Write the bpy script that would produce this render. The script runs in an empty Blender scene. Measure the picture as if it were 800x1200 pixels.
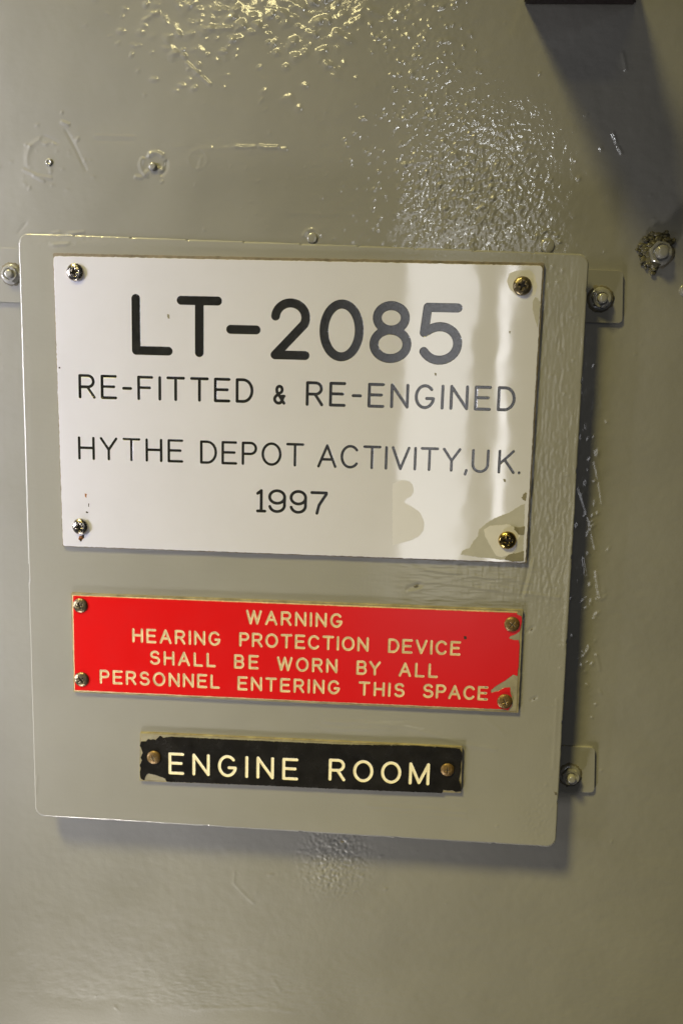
import bpy, bmesh, math, random
import numpy as np
from mathutils import Matrix, Vector
from mathutils.geometry import delaunay_2d_cdt

# ------------------------------------------------------------------ units
# The wall is described in millimetres: X right, Y up, Z out of the wall; Z = 0 is the front of the large sign.
def W3(p):                                     # millimetres on the wall -> Blender metres
    p = np.asarray(p, float)
    return np.stack([p[..., 0], -p[..., 2], p[..., 1]], -1) / 1000.0

random.seed(7)
rng = np.random.default_rng(11)
S = bpy.context.scene
COL = S.collection

# ------------------------------------------------------------------ camera
F_PX = 1000.0
RX, RY, RZ = (math.radians(a) for a in (-8.89, 2.78, 1.49))
CAM = np.array([58.9, 20.9, 545.8])
def _rot():
    cX, sX, cY, sY, cZ, sZ = math.cos(RX), math.sin(RX), math.cos(RY), math.sin(RY), math.cos(RZ), math.sin(RZ)
    Rx = np.array([[1, 0, 0], [0, cX, -sX], [0, sX, cX]])
    Ry = np.array([[cY, 0, sY], [0, 1, 0], [-sY, 0, cY]])
    Rz = np.array([[cZ, -sZ, 0], [sZ, cZ, 0], [0, 0, 1]])
    return Ry @ Rx @ Rz
ROT = _rot()
def U(px, py, z=0.0):                          # a measured spot of the photograph -> its millimetres on the plane Z = z
    d = ROT @ np.array([(px - 400) / F_PX, -(py - 600) / F_PX, -1.0])
    t = (z - CAM[2]) / d[2]
    return CAM + d * t
def UP(pts, z=0.0):
    return np.array([U(x, y, z)[:2] for x, y in pts])
def PX(x, y, z):                               # inverse of U, used to lay out wear measured on the photograph
    d = (np.stack([x - CAM[0], y - CAM[1], np.full_like(x, z) - CAM[2]], -1)) @ ROT
    return 400 + F_PX * d[..., 0] / -d[..., 2], 600 - F_PX * d[..., 1] / -d[..., 2]

cam_data = bpy.data.cameras.new('camera')
cam = bpy.data.objects.new('camera', cam_data)
COL.objects.link(cam)
cam_data.sensor_fit = 'VERTICAL'
cam_data.sensor_height = 36.0
cam_data.lens = 36.0 * F_PX / 1200.0
cam_data.clip_start = 0.01
cam_data.clip_end = 50.0
C3 = np.array([[1, 0, 0], [0, 0, -1], [0, 1, 0]]) @ ROT
M = Matrix([list(C3[i]) for i in range(3)]).to_4x4()
M.translation = Vector(W3(CAM).tolist())
cam.matrix_world = M
S.camera = cam

# ------------------------------------------------------------------ world, lamps, exposure
world = bpy.data.worlds.new('World')
S.world = world
world.use_nodes = True
bg = world.node_tree.nodes['Background']
bg.inputs[0].default_value = (0.62, 0.66, 0.74, 1)
bg.inputs[1].default_value = 0.022
S.view_settings.view_transform = 'Standard'
S.view_settings.look = 'None'
S.view_settings.exposure = 0.0
S.view_settings.gamma = 1.0

def area(name, loc, target, sx, sy, power, color, shape='RECTANGLE', spread=180):
    l = bpy.data.lights.new(name, 'AREA')
    l.shape = shape
    l.size = sx
    if shape in ('RECTANGLE', 'ELLIPSE'):
        l.size_y = sy
    l.energy = power
    l.color = color
    l.spread = math.radians(spread)
    o = bpy.data.objects.new(name, l)
    COL.objects.link(o)
    a = Vector(W3(loc).tolist()); b = Vector(W3(target).tolist())
    o.location = a
    d = (b - a).normalized()
    up = Vector((0, 0, 1))
    xax = d.cross(up).normalized(); yax = xax.cross(d)
    m = Matrix((xax, yax, -d)).transposed().to_4x4(); m.translation = a
    o.matrix_world = m
    return o

# the passage's warm ceiling lamp, up and to the left
area('ceiling_lamp', (-1390, 2816, 1620), (220, -680, 0), 0.66, 0.66, 3.9, (1.0, 0.86, 0.33), 'DISK', spread=26)
# light that the glossy surfaces mirror: placed by where its mirror image falls on the wall
def mirrored(name, x0, x1, y0, y1, radiance, color, z):
    k = (z + CAM[2]) / CAM[2]
    a = U(x0, y1); b = U(x1, y0)
    lo = CAM[:2] + (a[:2] - CAM[:2]) * k; hi = CAM[:2] + (b[:2] - CAM[:2]) * k
    w, h = (hi - lo) / 1000.0
    c = (lo + hi) / 2
    area(name, (c[0], c[1], z), (c[0], c[1], 0), w, h, radiance * math.pi * w * h, color)
# the open doorway behind the photographer: daylight in tall strips between its curtains
mirrored('doorway_daylight', 462, 560, 272, 730, 1.8, (0.95, 0.95, 1.0), 3000)
mirrored('doorway_daylight', 569, 609, 250, 730, 3.3, (0.97, 0.96, 1.0), 3000)
mirrored('doorway_daylight', 612, 632, 250, 730, 1.6, (0.95, 0.95, 1.0), 3000)
# a small bright window high in the doorway, and a yellow bulkhead lamp above the picture
mirrored('fanlight', 546, 580, 194, 234, 23, (0.95, 0.97, 1.0), 3000)
mirrored('bulkhead_lamp', 250, 395, -98, -44, 15, (1.0, 0.86, 0.40), 1600)
# two added fill lamps, out of view, for the soft daylight from the left
area('left_daylight_fill', (-900, 20, 340), (-370, 0, 0), 0.20, 0.66, 1.45, (0.88, 0.88, 1.0), spread=28)
area('left_daylight_fill', (-470, -1330, 420), (-90, -520, 0), 0.20, 0.20, 0.95, (1.0, 0.95, 0.90), spread=46)

# ------------------------------------------------------------------ materials
def new_mat(name):
    m = bpy.data.materials.new(name); m.use_nodes = True
    nt = m.node_tree
    return m, nt, nt.nodes['Principled BSDF']
def coord(nt, scale=1.0):
    tc = nt.nodes.new('ShaderNodeTexCoord')
    if scale == 1.0: return tc.outputs['Object']
    mp = nt.nodes.new('ShaderNodeMapping'); mp.inputs['Scale'].default_value = (scale,) * 3 if not hasattr(scale, '__len__') else scale
    nt.links.new(tc.outputs['Object'], mp.inputs[0])
    return mp.outputs[0]
def noise(nt, vec, scale, detail=3, rough=0.5):
    n = nt.nodes.new('ShaderNodeTexNoise')
    n.inputs['Scale'].default_value = scale; n.inputs['Detail'].default_value = detail; n.inputs['Roughness'].default_value = rough
    nt.links.new(vec, n.inputs['Vector'])
    return n.outputs['Fac']
def ramp(nt, fac, stops):
    r = nt.nodes.new('ShaderNodeValToRGB')
    e = r.color_ramp.elements
    while len(e) < len(stops): e.new(0.5)
    for k, (p, c) in enumerate(stops):
        e[k].position = p; e[k].color = (c, c, c, 1) if not hasattr(c, '__len__') else (*c, 1)
    nt.links.new(fac, r.inputs[0])
    return r.outputs[0]
def bump(nt, bs, height, strength, dist, prev=None):
    b = nt.nodes.new('ShaderNodeBump')
    b.inputs['Strength'].default_value = strength; b.inputs['Distance'].default_value = dist
    nt.links.new(height, b.inputs['Height'])
    if prev is not None: nt.links.new(prev, b.inputs['Normal'])
    return b.outputs[0]
def mat(name, base, rough, metal=0.0, var=0.12, nscale=60, bumps=(), coat=0.0, coat_rough=0.1, rvar=0.06, spec=0.5, ior=1.5, coat_ior=1.5):
    m, nt, bs = new_mat(name)
    v = coord(nt)
    f = noise(nt, v, nscale, 5, 0.6)
    lo = tuple(c * (1 - var) for c in base); hi = tuple(min(1, c * (1 + var)) for c in base)
    nt.links.new(ramp(nt, f, [(0.3, lo), (0.7, hi)]), bs.inputs['Base Color'])
    g = noise(nt, v, nscale * 2.3, 4, 0.6)
    nt.links.new(ramp(nt, g, [(0.3, max(0.02, rough - rvar)), (0.7, rough + rvar)]), bs.inputs['Roughness'])
    bs.inputs['Metallic'].default_value = metal
    bs.inputs['Specular IOR Level'].default_value = spec
    bs.inputs['IOR'].default_value = ior
    bs.inputs['Coat IOR'].default_value = coat_ior
    bs.inputs['Coat Weight'].default_value = coat
    bs.inputs['Coat Roughness'].default_value = coat_rough
    prev = None
    for sc, st, di in bumps:
        prev = bump(nt, bs, noise(nt, v, sc, 3, 0.55), st, di, prev)
    if prev is not None:
        nt.links.new(prev, bs.inputs['Normal']); nt.links.new(prev, bs.inputs['Coat Normal'])
    return m

M_WALL = mat('grey_gloss_paint', (0.266, 0.259, 0.232), 0.42, var=0.07, nscale=9, bumps=((420, 0.10, 0.0006), (1500, 0.06, 0.0002)), coat=0.9, coat_rough=0.06, spec=0.5, coat_ior=1.85)
M_BOARD = mat('grey_brushed_paint', (0.296, 0.289, 0.262), 0.42, var=0.05, nscale=12, bumps=((600, 0.10, 0.0004), (1800, 0.08, 0.0002)), coat=0.42, coat_rough=0.11, spec=0.3, coat_ior=1.85)
M_WHITE = mat('white_laminate', (0.715, 0.71, 0.80), 0.05, var=0.03, nscale=14, bumps=((9, 0.35, 0.0012),), rvar=0.02, spec=0.9, ior=1.8)
M_TAN = mat('phenolic_core', (0.20, 0.165, 0.115), 0.6, var=0.35, nscale=160)
M_BLACKFILL = mat('black_letter_fill', (0.018, 0.018, 0.016), 0.20, var=0.4, nscale=240, bumps=((900, 0.15, 0.0003),), rvar=0.05, spec=0.9, ior=1.8)
M_RED = mat('red_laminate', (0.70, 0.003, 0.002), 0.30, var=0.01, nscale=30, bumps=((14, 0.2, 0.001),), spec=0.9, rvar=0.02)
M_LETTER = mat('cream_letter_core', (0.95, 0.84, 0.58), 0.5, var=0.1, nscale=300)
M_CREAM = mat('cream_core', (0.68, 0.52, 0.29), 0.55, var=0.22, nscale=300)
M_OLIVE = mat('dull_brass_core', (0.27, 0.23, 0.13), 0.5, var=0.35, nscale=120)
M_GREYCORE = mat('weathered_core', (0.30, 0.27, 0.19), 0.6, var=0.15, nscale=200)
M_BLACK = mat('black_laminate', (0.014, 0.013, 0.012), 0.24, var=0.4, nscale=60, bumps=((40, 0.2, 0.0006),))
M_STEEL = mat('nickel_screw', (0.50, 0.46, 0.40), 0.22, 1.0, var=0.2, nscale=500, rvar=0.08)
M_BRASS = mat('brass_screw', (0.42, 0.31, 0.11), 0.22, 1.0, var=0.25, nscale=500, rvar=0.08)
M_TARNISH = mat('tarnished_screw', (0.24, 0.195, 0.12), 0.36, 0.9, var=0.35, nscale=700, bumps=((900, 0.4, 0.0005),))
M_TARBRASS = mat('tarnished_brass_screw', (0.20, 0.125, 0.045), 0.45, 0.5, var=0.35, nscale=600, bumps=((900, 0.3, 0.0004),))
M_RECESS = mat('screw_recess', (0.06, 0.05, 0.035), 0.35, 0.8, var=0.3, nscale=800)
M_SMEAR = mat('matte_paint_smear', (0.45, 0.435, 0.40), 0.62, var=0.06, nscale=120)
M_SMEAR_L = mat('pale_paint_smear', (0.65, 0.63, 0.62), 0.55, var=0.05, nscale=120)
M_SMEAR_D = mat('dark_paint_smear', (0.22, 0.20, 0.135), 0.6, var=0.12, nscale=200)
M_DULL = mat('dull_patch', (0.70, 0.695, 0.775), 0.6, var=0.03, nscale=60)
M_RUST = mat('rust', (0.30, 0.11, 0.025), 0.75, var=0.5, nscale=900)
M_DIRT = mat('black_dirt', (0.03, 0.022, 0.015), 0.7, var=0.4, nscale=600)
M_DARK = mat('dark_brown_paint', (0.012, 0.007, 0.007), 0.5, var=0.3, nscale=60)
M_CRUST = mat('crusty_sealant', (0.12, 0.108, 0.062), 0.36, var=0.45, nscale=350, bumps=((500, 0.5, 0.001),))
M_PIT = mat('bare_pit', (0.13, 0.115, 0.08), 0.7, var=0.3, nscale=500)

# ------------------------------------------------------------------ object helpers
def meta(o, label=None, cat=None, group=None, kind=None):
    for k, v in (('label', label), ('category', cat), ('group', group), ('kind', kind)):
        if v: o[k] = v
    return o
def mesh_obj(name, verts, faces, mats, parent=None, origin=(0, 0, 0), smooth=False, mat_idx=None):
    me = bpy.data.meshes.new(name)
    v = W3(np.asarray(verts, float) - np.asarray(origin, float))
    me.from_pydata(v.tolist(), [], [list(f) for f in faces])
    me.update()
    if not isinstance(mats, (list, tuple)): mats = [mats]
    for m in mats: me.materials.append(m)
    if smooth: me.polygons.foreach_set('use_smooth', [True] * len(me.polygons))
    if mat_idx is not None: me.polygons.foreach_set('material_index', list(mat_idx))
    o = bpy.data.objects.new(name, me)
    COL.objects.link(o)
    if parent is not None: o.parent = parent
    else: o.location = Vector(W3(origin).tolist())
    return o
def empty(name, origin, label, cat, group=None):
    o = bpy.data.objects.new(name, None)
    COL.objects.link(o)
    o.empty_display_size = 0.01
    o.location = Vector(W3(origin).tolist())
    return meta(o, label, cat, group)
def grid_mesh(name, X, Y, Z, mats, parent=None, origin=(0, 0, 0), smooth=True):
    ny, nx = X.shape
    me = bpy.data.meshes.new(name)
    co = W3(np.stack([X - origin[0], Y - origin[1], Z - origin[2]], -1)).reshape(-1, 3).astype(np.float32)
    idx = np.arange(nx * ny).reshape(ny, nx)
    q = np.stack([idx[:-1, :-1], idx[:-1, 1:], idx[1:, 1:], idx[1:, :-1]], -1).reshape(-1, 4)
    me.vertices.add(len(co)); me.vertices.foreach_set('co', co.ravel())
    me.loops.add(q.size); me.loops.foreach_set('vertex_index', q.ravel().astype(np.int32))
    me.polygons.add(len(q)); me.polygons.foreach_set('loop_start', np.arange(0, q.size, 4, dtype=np.int32))
    me.update(calc_edges=True)
    me.validate()
    me.polygons.foreach_set('use_smooth', np.full(len(me.polygons), smooth))
    me.materials.append(mats)
    o = bpy.data.objects.new(name, me); COL.objects.link(o)
    if parent is not None: o.parent = parent
    else: o.location = Vector(W3(origin).tolist())
    return o
def densify(poly, step, jit, seed, closed=True):
    r = np.random.default_rng(seed)
    out = []
    n = len(poly)
    for i in range(n if closed else n - 1):
        a = np.asarray(poly[i], float); b = np.asarray(poly[(i + 1) % n], float)
        L = np.linalg.norm(b - a); k = max(1, int(L / step))
        nrm = np.array([-(b - a)[1], (b - a)[0]]) / max(L, 1e-9)
        for j in range(k):
            out.append(a + (b - a) * j / k + nrm * r.normal(0, jit))
    return np.array(out)
def signed_area(p):
    x, y = p[:, 0], p[:, 1]
    return 0.5 * np.sum(x * np.roll(y, -1) - np.roll(x, -1) * y)
def ccw(p):
    p = np.asarray(p, float)
    return p if signed_area(p) > 0 else p[::-1]
def slab(poly, z0, z1, chamfer=0.0):           # a sheet with the outline poly, z0 back, z1 front; returns verts, faces
    p = ccw(poly); n = len(p)
    verts = [np.c_[p, np.full(n, z0)]]; faces = []
    if chamfer > 0:
        d = np.roll(p, -1, 0) - np.roll(p, 1, 0); d /= np.maximum(np.linalg.norm(d, axis=1, keepdims=True), 1e-9)
        inn = np.c_[-d[:, 1], d[:, 0]]
        verts += [np.c_[p, np.full(n, z1 - chamfer)], np.c_[p + inn * chamfer, np.full(n, z1)]]
    else:
        verts += [np.c_[p, np.full(n, z1)]]
    L = len(verts)
    for k in range(L - 1):
        for i in range(n):
            j = (i + 1) % n
            faces.append((k * n + i, k * n + j, (k + 1) * n + j, (k + 1) * n + i))
    faces.append(tuple((L - 1) * n + i for i in range(n)))
    return np.concatenate(verts), faces
def lathe(profile, n=40, hexa=(), jit=0.0, seed=0, cx=0, cy=0, lean=(0, 0)):
    r_ = np.random.default_rng(seed)
    verts = []; faces = []
    for k, (r, z) in enumerate(profile):
        for i in range(n):
            t = 2 * math.pi * i / n
            rr = r
            if k in hexa:
                a = (t + 0.2) % (math.pi / 3) - math.pi / 6
                rr = r * math.cos(math.pi / 6) / math.cos(a) * 1.02
            rr *= 1 + r_.normal(0, jit)
            verts.append((cx + rr * math.cos(t) + lean[0] * z, cy + rr * math.sin(t) + lean[1] * z, z + r_.normal(0, jit * r * 0.5)))
    for k in range(len(profile) - 1):
        for i in range(n):
            j = (i + 1) % n
            faces.append((k * n + i, k * n + j, (k + 1) * n + j, (k + 1) * n + i))
    faces.append(tuple((len(profile) - 1) * n + i for i in range(n)))
    return np.array(verts), faces

# ------------------------------------------------------------------ noise fields used for brushed paint
def band(shape, step, l0, l1, seed, ax=1.0, ay=1.0):
    r = np.random.default_rng(seed)
    n = r.normal(size=shape)
    fy = np.fft.fftfreq(shape[0], step)[:, None] * ay; fx = np.fft.rfftfreq(shape[1], step)[None] * ax
    f = np.sqrt(fx * fx + fy * fy) + 1e-9
    H = np.exp(-(f * l0) ** 2 * 0.9) * (1 - np.exp(-(f * l1) ** 2))
    o = np.fft.irfft2(np.fft.rfft2(n) * H, shape)
    return o / o.std()
def box(px, py, x0, x1, y0, y1, s):
    sg = lambda t: 1 / (1 + np.exp(-np.clip(t, -40, 40)))
    return sg((px - x0) / s) * sg((x1 - px) / s) * sg((py - y0) / s) * sg((y1 - py) / s)
def ell(px, py, cx, cy, rx, ry, p=1.0):
    return np.exp(-(((px - cx) / rx) ** 2 + ((py - cy) / ry) ** 2) ** p)
def seg(px, py, pts, w):                       # soft ridge along a polyline
    best = np.full(px.shape, 1e9)
    for (x0, y0), (x1, y1) in zip(pts[:-1], pts[1:]):
        dx, dy = x1 - x0, y1 - y0
        t = np.clip(((px - x0) * dx + (py - y0) * dy) / (dx * dx + dy * dy), 0, 1)
        best = np.minimum(best, (px - x0 - t * dx) ** 2 + (py - y0 - t * dy) ** 2)
    return np.exp(-best / (w * w))
def ring(px, py, cx, cy, r, w, a0=None, a1=None):
    d = np.hypot(px - cx, py - cy)
    v = np.exp(-((d - r) / w) ** 2)
    if a0 is not None:
        a = np.degrees(np.arctan2(-(py - cy), px - cx)) % 360
        m = (a - a0) % 360 < (a1 - a0) % 360
        v = v * m
    return v

# ================================================================== THE WALL
ZW = -17.5
def axis(lo, hi, step, far):
    c = np.arange(lo, hi, step)
    l = lo - np.array([far, far * .5, far * .2, 40, 15])
    r = c[-1] + np.array([15, 40, far * .2, far * .5, far])
    return np.concatenate([l, c, r]), 5, len(c)
STEP = 0.75
a = U(-40, -30, ZW); b = U(840, 1230, ZW)
xs, k5, nx = axis(a[0], b[0], STEP, 1400)
ys, _, ny = axis(b[1], a[1], STEP, 1400)
X, Y = np.meshgrid(xs, ys)
Z = np.zeros_like(X)
sl = (slice(5, 5 + ny), slice(5, 5 + nx))
Xc, Yc = X[sl], Y[sl]
px, py = PX(Xc, Yc, ZW)
h = 0.09 * band(Xc.shape, STEP, 45, 200, 1) + 0.020 * band(Xc.shape, STEP, 8, 30, 2)
fine = band(Xc.shape, STEP, 1.3, 5, 3); mid = band(Xc.shape, STEP, 2.6, 9, 4)
vert = band(Xc.shape, STEP, 1.2, 7, 5, ax=1.0, ay=3.0)
peel = 0.0030 + 0.003 * np.clip(band(Xc.shape, STEP, 30, 120, 6), -1, 2)
peel_strong = ell(px, py, 560, 215, 85, 95, 1.6) + 0.4 * ell(px, py, 500, 120, 50, 140) + 0.35 * ell(px, py, 330, 20, 190, 70)
h += fine * (peel + 0.014 * peel_strong) + mid * (0.056 * peel_strong * (px > 440)) + vert * 0.025 * ell(px, py, 600, 230, 60, 90)
# wrinkled paint under the board, drips and ridges
h += mid * 0.17 * ell(px, py, 392, 1005, 38, 40, 1.5) + vert * 0.02 * ell(px, py, 392, 1000, 60, 60)
hor = band(Xc.shape, STEP, 1.4, 8, 8, ax=5.0, ay=1.0)
h += hor * 0.022 * (ell(px, py, 300, 1165, 160, 30) + 0.5 * box(px, py, 80, 420, 150, 260, 25) + 0.5 * box(px, py, 500, 800, 1120, 1200, 20))
h += hor * 0.0045 + vert * 0.002
for pts, w, am in [
    ([(77, 152), (88, 172), (101, 199)], 1.6, -0.30), ([(52, 160), (60, 163), (68, 168)], 1.8, -0.22),
    ([(28, 199), (45, 206), (60, 209)], 1.6, 0.35), ([(73, 143), (80, 146)], 1.8, 0.5), ([(40, 206), (52, 212)], 1.5, 0.4),
    ([(112, 159), (158, 160)], 1.6, 0.16), ([(112, 165), (158, 166)], 2.0, -0.12),
    ([(276, 171.5), (286, 172.6), (298, 171.8)], 1.8, 0.34), ([(304, 171.5), (312, 173), (325, 172.4)], 2.2, 0.36), ([(330, 174.4), (335, 174.8)], 1.8, 0.3), ([(205, 172), (245, 174), (276, 173)], 2.6, 0.10),
    ([(219, 74), (246, 99)], 1.5, 0.40), ([(215, 174), (230, 173), (237, 180)], 2.0, -0.12), ([(236, 185), (233, 198)], 2.0, 0.14),
    ([(240, 34), (270, 33)], 2.6, 0.4), ([(275, 1022), (274, 1035), (290, 1052), (297, 1058)], 1.5, 0.13),
    ([(678, 572), (689, 606), (697, 643)], 1.5, 0.16), ([(697, 543), (702, 566), (705, 590)], 1.5, 0.14), ([(698, 670), (700, 688), (703, 702)], 1.5, 0.22),
    ([(684, 655), (688, 676)], 1.5, 0.3), ([(683, 770), (689, 761)], 1.5, 0.3), ([(699, 768), (702, 785)], 1.5, 0.22),
    ([(729, 62), (733, 82)], 1.5, 0.25), ([(718, 156), (722, 168)], 1.5, 0.3), ([(724, 172), (728, 180)], 1.5, 0.3),
    ([(22, 272), (30, 262)], 1.5, -0.2), ([(62, 273), (70, 272)], 1.5, 0.35), ([(80, 274), (98, 272)], 1.5, 0.4),
    ([(472, 193), (500, 189)], 1.8, 0.2), ([(340, 250), (420, 252)], 2.5, 0.05), ([(135, 1180), (140, 1186)], 1.5, 0.3),
    ([(225, 1183), (300, 1180), (350, 1186)], 2.2, 0.12), ([(320, 1148), (328, 1160)], 2.0, 0.12),
]:
    h += am * seg(px, py, pts, w)
h += 0.55 * ring(px, py, 181, 193, 14, 2.2, 20, 120) - 0.4 * ring(px, py, 181, 193, 14, 2.5, -60, 40) + 0.4 * ring(px, py, 178, 193, 13, 2.5, 140, 250)
h += 0.25 * ring(px, py, 56, 186, 24, 3.0, 110, 200) + 0.12 * ring(px, py, 232, 187, 11, 2.2)
h += 0.2 * (1 + 0.8 * mid) * ring(px, py, 640, 287, 16, 2.8, 10, 165) + 0.3 * ring(px, py, 365, 278, 9, 2, 0, 180)
h += 0.3 * ring(px, py, 12, 321, 10, 2)
# paint spatter and dust set in the gloss
def spatter(n, cx, cy, sx, sy, hlo, hhi, rlo, rhi, el=1.6, ang=0.5):
    for _ in range(n):
        qx, qy = rng.normal(cx, sx), rng.normal(cy, sy)
        if not (-30 < qx < 830 and -25 < qy < 1225): continue
        c = U(qx, qy, ZW)
        i0 = int((c[0] - xs[5]) / STEP); j0 = int((c[1] - ys[5]) / STEP)
        r = rng.uniform(rlo, rhi); R = int(4 * r / STEP) + 2
        if i0 - R < 0 or j0 - R < 0 or i0 + R >= nx or j0 + R >= ny: continue
        s = (slice(j0 - R, j0 + R + 1), slice(i0 - R, i0 + R + 1))
        t = rng.normal(ang, 0.5); ex = rng.uniform(1, el)
        dx = Xc[s] - c[0]; dy = Yc[s] - c[1]
        u = (dx * math.cos(t) + dy * math.sin(t)) / ex; v = -dx * math.sin(t) + dy * math.cos(t)
        h[s] += rng.uniform(hlo, hhi) * np.exp(-((u * u + v * v) / (r * r)) ** 1.3)
spatter(330, 320, 5, 100, 42, 0.14, 0.36, 1.0, 2.3, 1.8, 0.0)
spatter(60, 240, 45, 60, 35, 0.15, 0.4, 0.7, 1.5, 2.2, 0.3)
spatter(230, 490, 110, 35, 90, 0.08, 0.28, 0.6, 1.1, 1.6, 1.2)
spatter(260, 560, 210, 42, 48, 0.10, 0.32, 0.6, 1.2, 2.0, 1.0)
spatter(160, 420, 200, 110, 60, 0.06, 0.22, 0.6, 1.0, 1.5, 0.8)
spatter(90, 400, 600, 300, 420, 0.04, 0.16, 0.6, 1.0)
spatter(60, 685, 690, 12, 110, 0.10, 0.3, 0.6, 1.2, 2.5, 1.3)
spatter(26, 60, 180, 28, 22, 0.15, 0.4, 0.7, 1.3, 1.8, 0.2)
spatter(14, 178, 200, 10, 9, 0.2, 0.5, 0.7, 1.4, 1.5, 0.4)
spatter(20, 390, 1000, 30, 25, 0.1, 0.3, 0.7, 1.5, 2.0, 0.4)
edge = np.minimum(np.minimum(np.arange(nx)[None], np.arange(nx)[::-1][None]), np.minimum(np.arange(ny)[:, None], np.arange(ny)[::-1][:, None]))
h *= np.clip(edge / 12.0, 0, 1)
Z[sl] = h
wall = grid_mesh('wall', X, Y, Z + ZW, M_WALL, None, (0, 0, ZW))
meta(wall, kind='structure')

# ================================================================== THE PAINTED BOARD
ZB = -2.2                                       # board front
TB = 3.6                                        # board thickness
corn = UP([(22, 273), (690, 298), (650.5, 993), (42, 956)], ZB)
def rquad(P, x, y, r):
    c = P.mean(0)
    d_in = np.full(x.shape, -1e9)
    P = ccw(P); n = len(P)
    # inset edges by r, distance to the inset polygon minus r
    lines = []
    for i in range(n):
        a_, b_ = P[i], P[(i + 1) % n]
        t = (b_ - a_) / np.linalg.norm(b_ - a_); nn = np.array([t[1], -t[0]])
        lines.append((a_ - nn * r, nn))
    Q = []
    for i in range(n):
        (p1, n1), (p2, n2) = lines[i - 1], lines[i]
        Q.append(np.linalg.solve(np.array([n1, n2]), np.array([n1 @ p1, n2 @ p2])))
    inside = np.full(x.shape, -1e9); dist = np.full(x.shape, 1e9)
    for i in range(n):
        a_, b_ = np.array(Q[i]), np.array(Q[(i + 1) % n]); nn = lines[i][1]
        inside = np.maximum(inside, (x - a_[0]) * nn[0] + (y - a_[1]) * nn[1])
        dx, dy = b_ - a_
        t = np.clip(((x - a_[0]) * dx + (y - a_[1]) * dy) / (dx * dx + dy * dy), 0, 1)
        dist = np.minimum(dist, np.hypot(x - a_[0] - t * dx, y - a_[1] - t * dy))
    return np.where(inside < 0, inside, dist) - r
RB = 6.5
SB = 0.65
bx = np.arange(corn[:, 0].min() - 2.2, corn[:, 0].max() + 2.2, SB)
by = np.arange(corn[:, 1].min() - 2.2, corn[:, 1].max() + 2.2, SB)
BX, BY = np.meshgrid(bx, by)
wob = 0.22 * band(BX.shape, SB, 8, 40, 21) * 0.5
f = lambda x, y: rquad(corn, x, y, RB)
d = f(BX, BY)
gx = (f(BX + .05, BY) - f(BX - .05, BY)) / .1; gy = (f(BX, BY + .05) - f(BX, BY - .05)) / .1
bpx, bpy_ = PX(BX, BY, ZB)
out = d > -0.62
BX2 = np.where(out, BX - gx * (d + wob * 0.6), BX); BY2 = np.where(out, BY - gy * (d + wob * 0.6), BY)
lt = box(bpx, bpy_, -100, 60, 285, 935, 8)
lt = np.maximum(lt, box(bpx, bpy_, -100, 640, 200, 320, 8))
FW = 0.6 - 0.58 * lt
fil = np.clip((d + FW) / FW, 0, 1)
hb = -FW * (1 - np.sqrt(np.clip(1 - fil ** 2, 0, 1)))
vs = band(BX.shape, SB, 1.2, 6, 22, ax=1.0, ay=9.0); hs = band(BX.shape, SB, 1.3, 6, 23, ax=10.0, ay=1.0)
vs2 = band(BX.shape, SB, 1.2, 5, 27, ax=1.0, ay=3.5); md = band(BX.shape, SB, 2.5, 9, 24)
streak = np.clip(band(BX.shape, SB, 6, 40, 25, ax=1.0, ay=2.5), -0.5, 2)
hb += 0.05 * band(BX.shape, SB, 30, 120, 26) * np.clip(-d / 6, 0, 1)
strip = box(bpx, bpy_, 622, 690, 320, 712, 9)
hb += vs * (0.005 + 0.040 * strip * (0.5 + 0.5 * streak) + 0.028 * ell(bpx, bpy_, 640, 630, 30, 90)) + vs2 * 0.036 * strip * ell(bpx, bpy_, 640, 600, 40, 120)
hb += hs * (0.006 + 0.055 * box(bpx, bpy_, 470, 622, 655, 705, 7) + 0.034 * box(bpx, bpy_, 365, 480, 838, 862, 5) + 0.02 * box(bpx, bpy_, 430, 560, 936, 962, 6) + 0.006 * box(bpx, bpy_, 80, 480, 645, 700, 8))
hb += vs * 0.02 * box(bpx, bpy_, 530, 615, 662, 700, 6)
hb += md * (0.02 * ell(bpx, bpy_, 500, 855, 60, 14) + 0.03 * ell(bpx, bpy_, 630, 960, 22, 40) + 0.022 * ell(bpx, bpy_, 645, 700, 18, 60) + 0.05 * ell(bpx, bpy_, 90, 282, 60, 10))
for pts, w, am in [
    ([(621, 655), (617, 675), (611, 697)], 1.8, -0.30), ([(625, 655), (621, 675), (615, 697)], 1.6, 0.22),
    ([(478, 690), (492, 685)], 2.6, -0.4), ([(476, 694), (494, 690)], 1.8, 0.22),
    ([(430, 852), (470, 850), (510, 862), (540, 872), (580, 878)], 2.4, 0.14), ([(560, 835), (590, 860)], 2.2, 0.1),
    ([(380, 846), (455, 848)], 2.2, 0.16), ([(380, 853), (455, 855)], 2.0, 0.14), ([(430, 944), (545, 952)], 2.0, 0.12), ([(440, 951), (545, 958)], 1.8, 0.10),
    ([(500, 668), (612, 680)], 2.2, 0.14), ([(480, 680), (600, 690)], 2.2, 0.10), ([(560, 690), (655, 700)], 2.0, 0.16),
    ([(42, 930), (44, 910)], 1.6, 0.2), ([(668, 640), (660, 760)], 1.6, 0.18), ([(676, 560), (668, 640)], 1.4, 0.12), ([(652, 820), (648, 900)], 1.8, 0.12),
    ([(100, 345), (104, 347)], 2, 0), ([(62, 287), (80, 286)], 1.6, 0.3), ([(74, 275), (100, 276)], 1.4, 0.3), ([(618, 740), (624, 735)], 1.6, -0.25), ([(622, 820), (628, 817)], 1.6, -0.22),
]:
    hb += am * seg(bpx, bpy_, pts, w)
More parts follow.
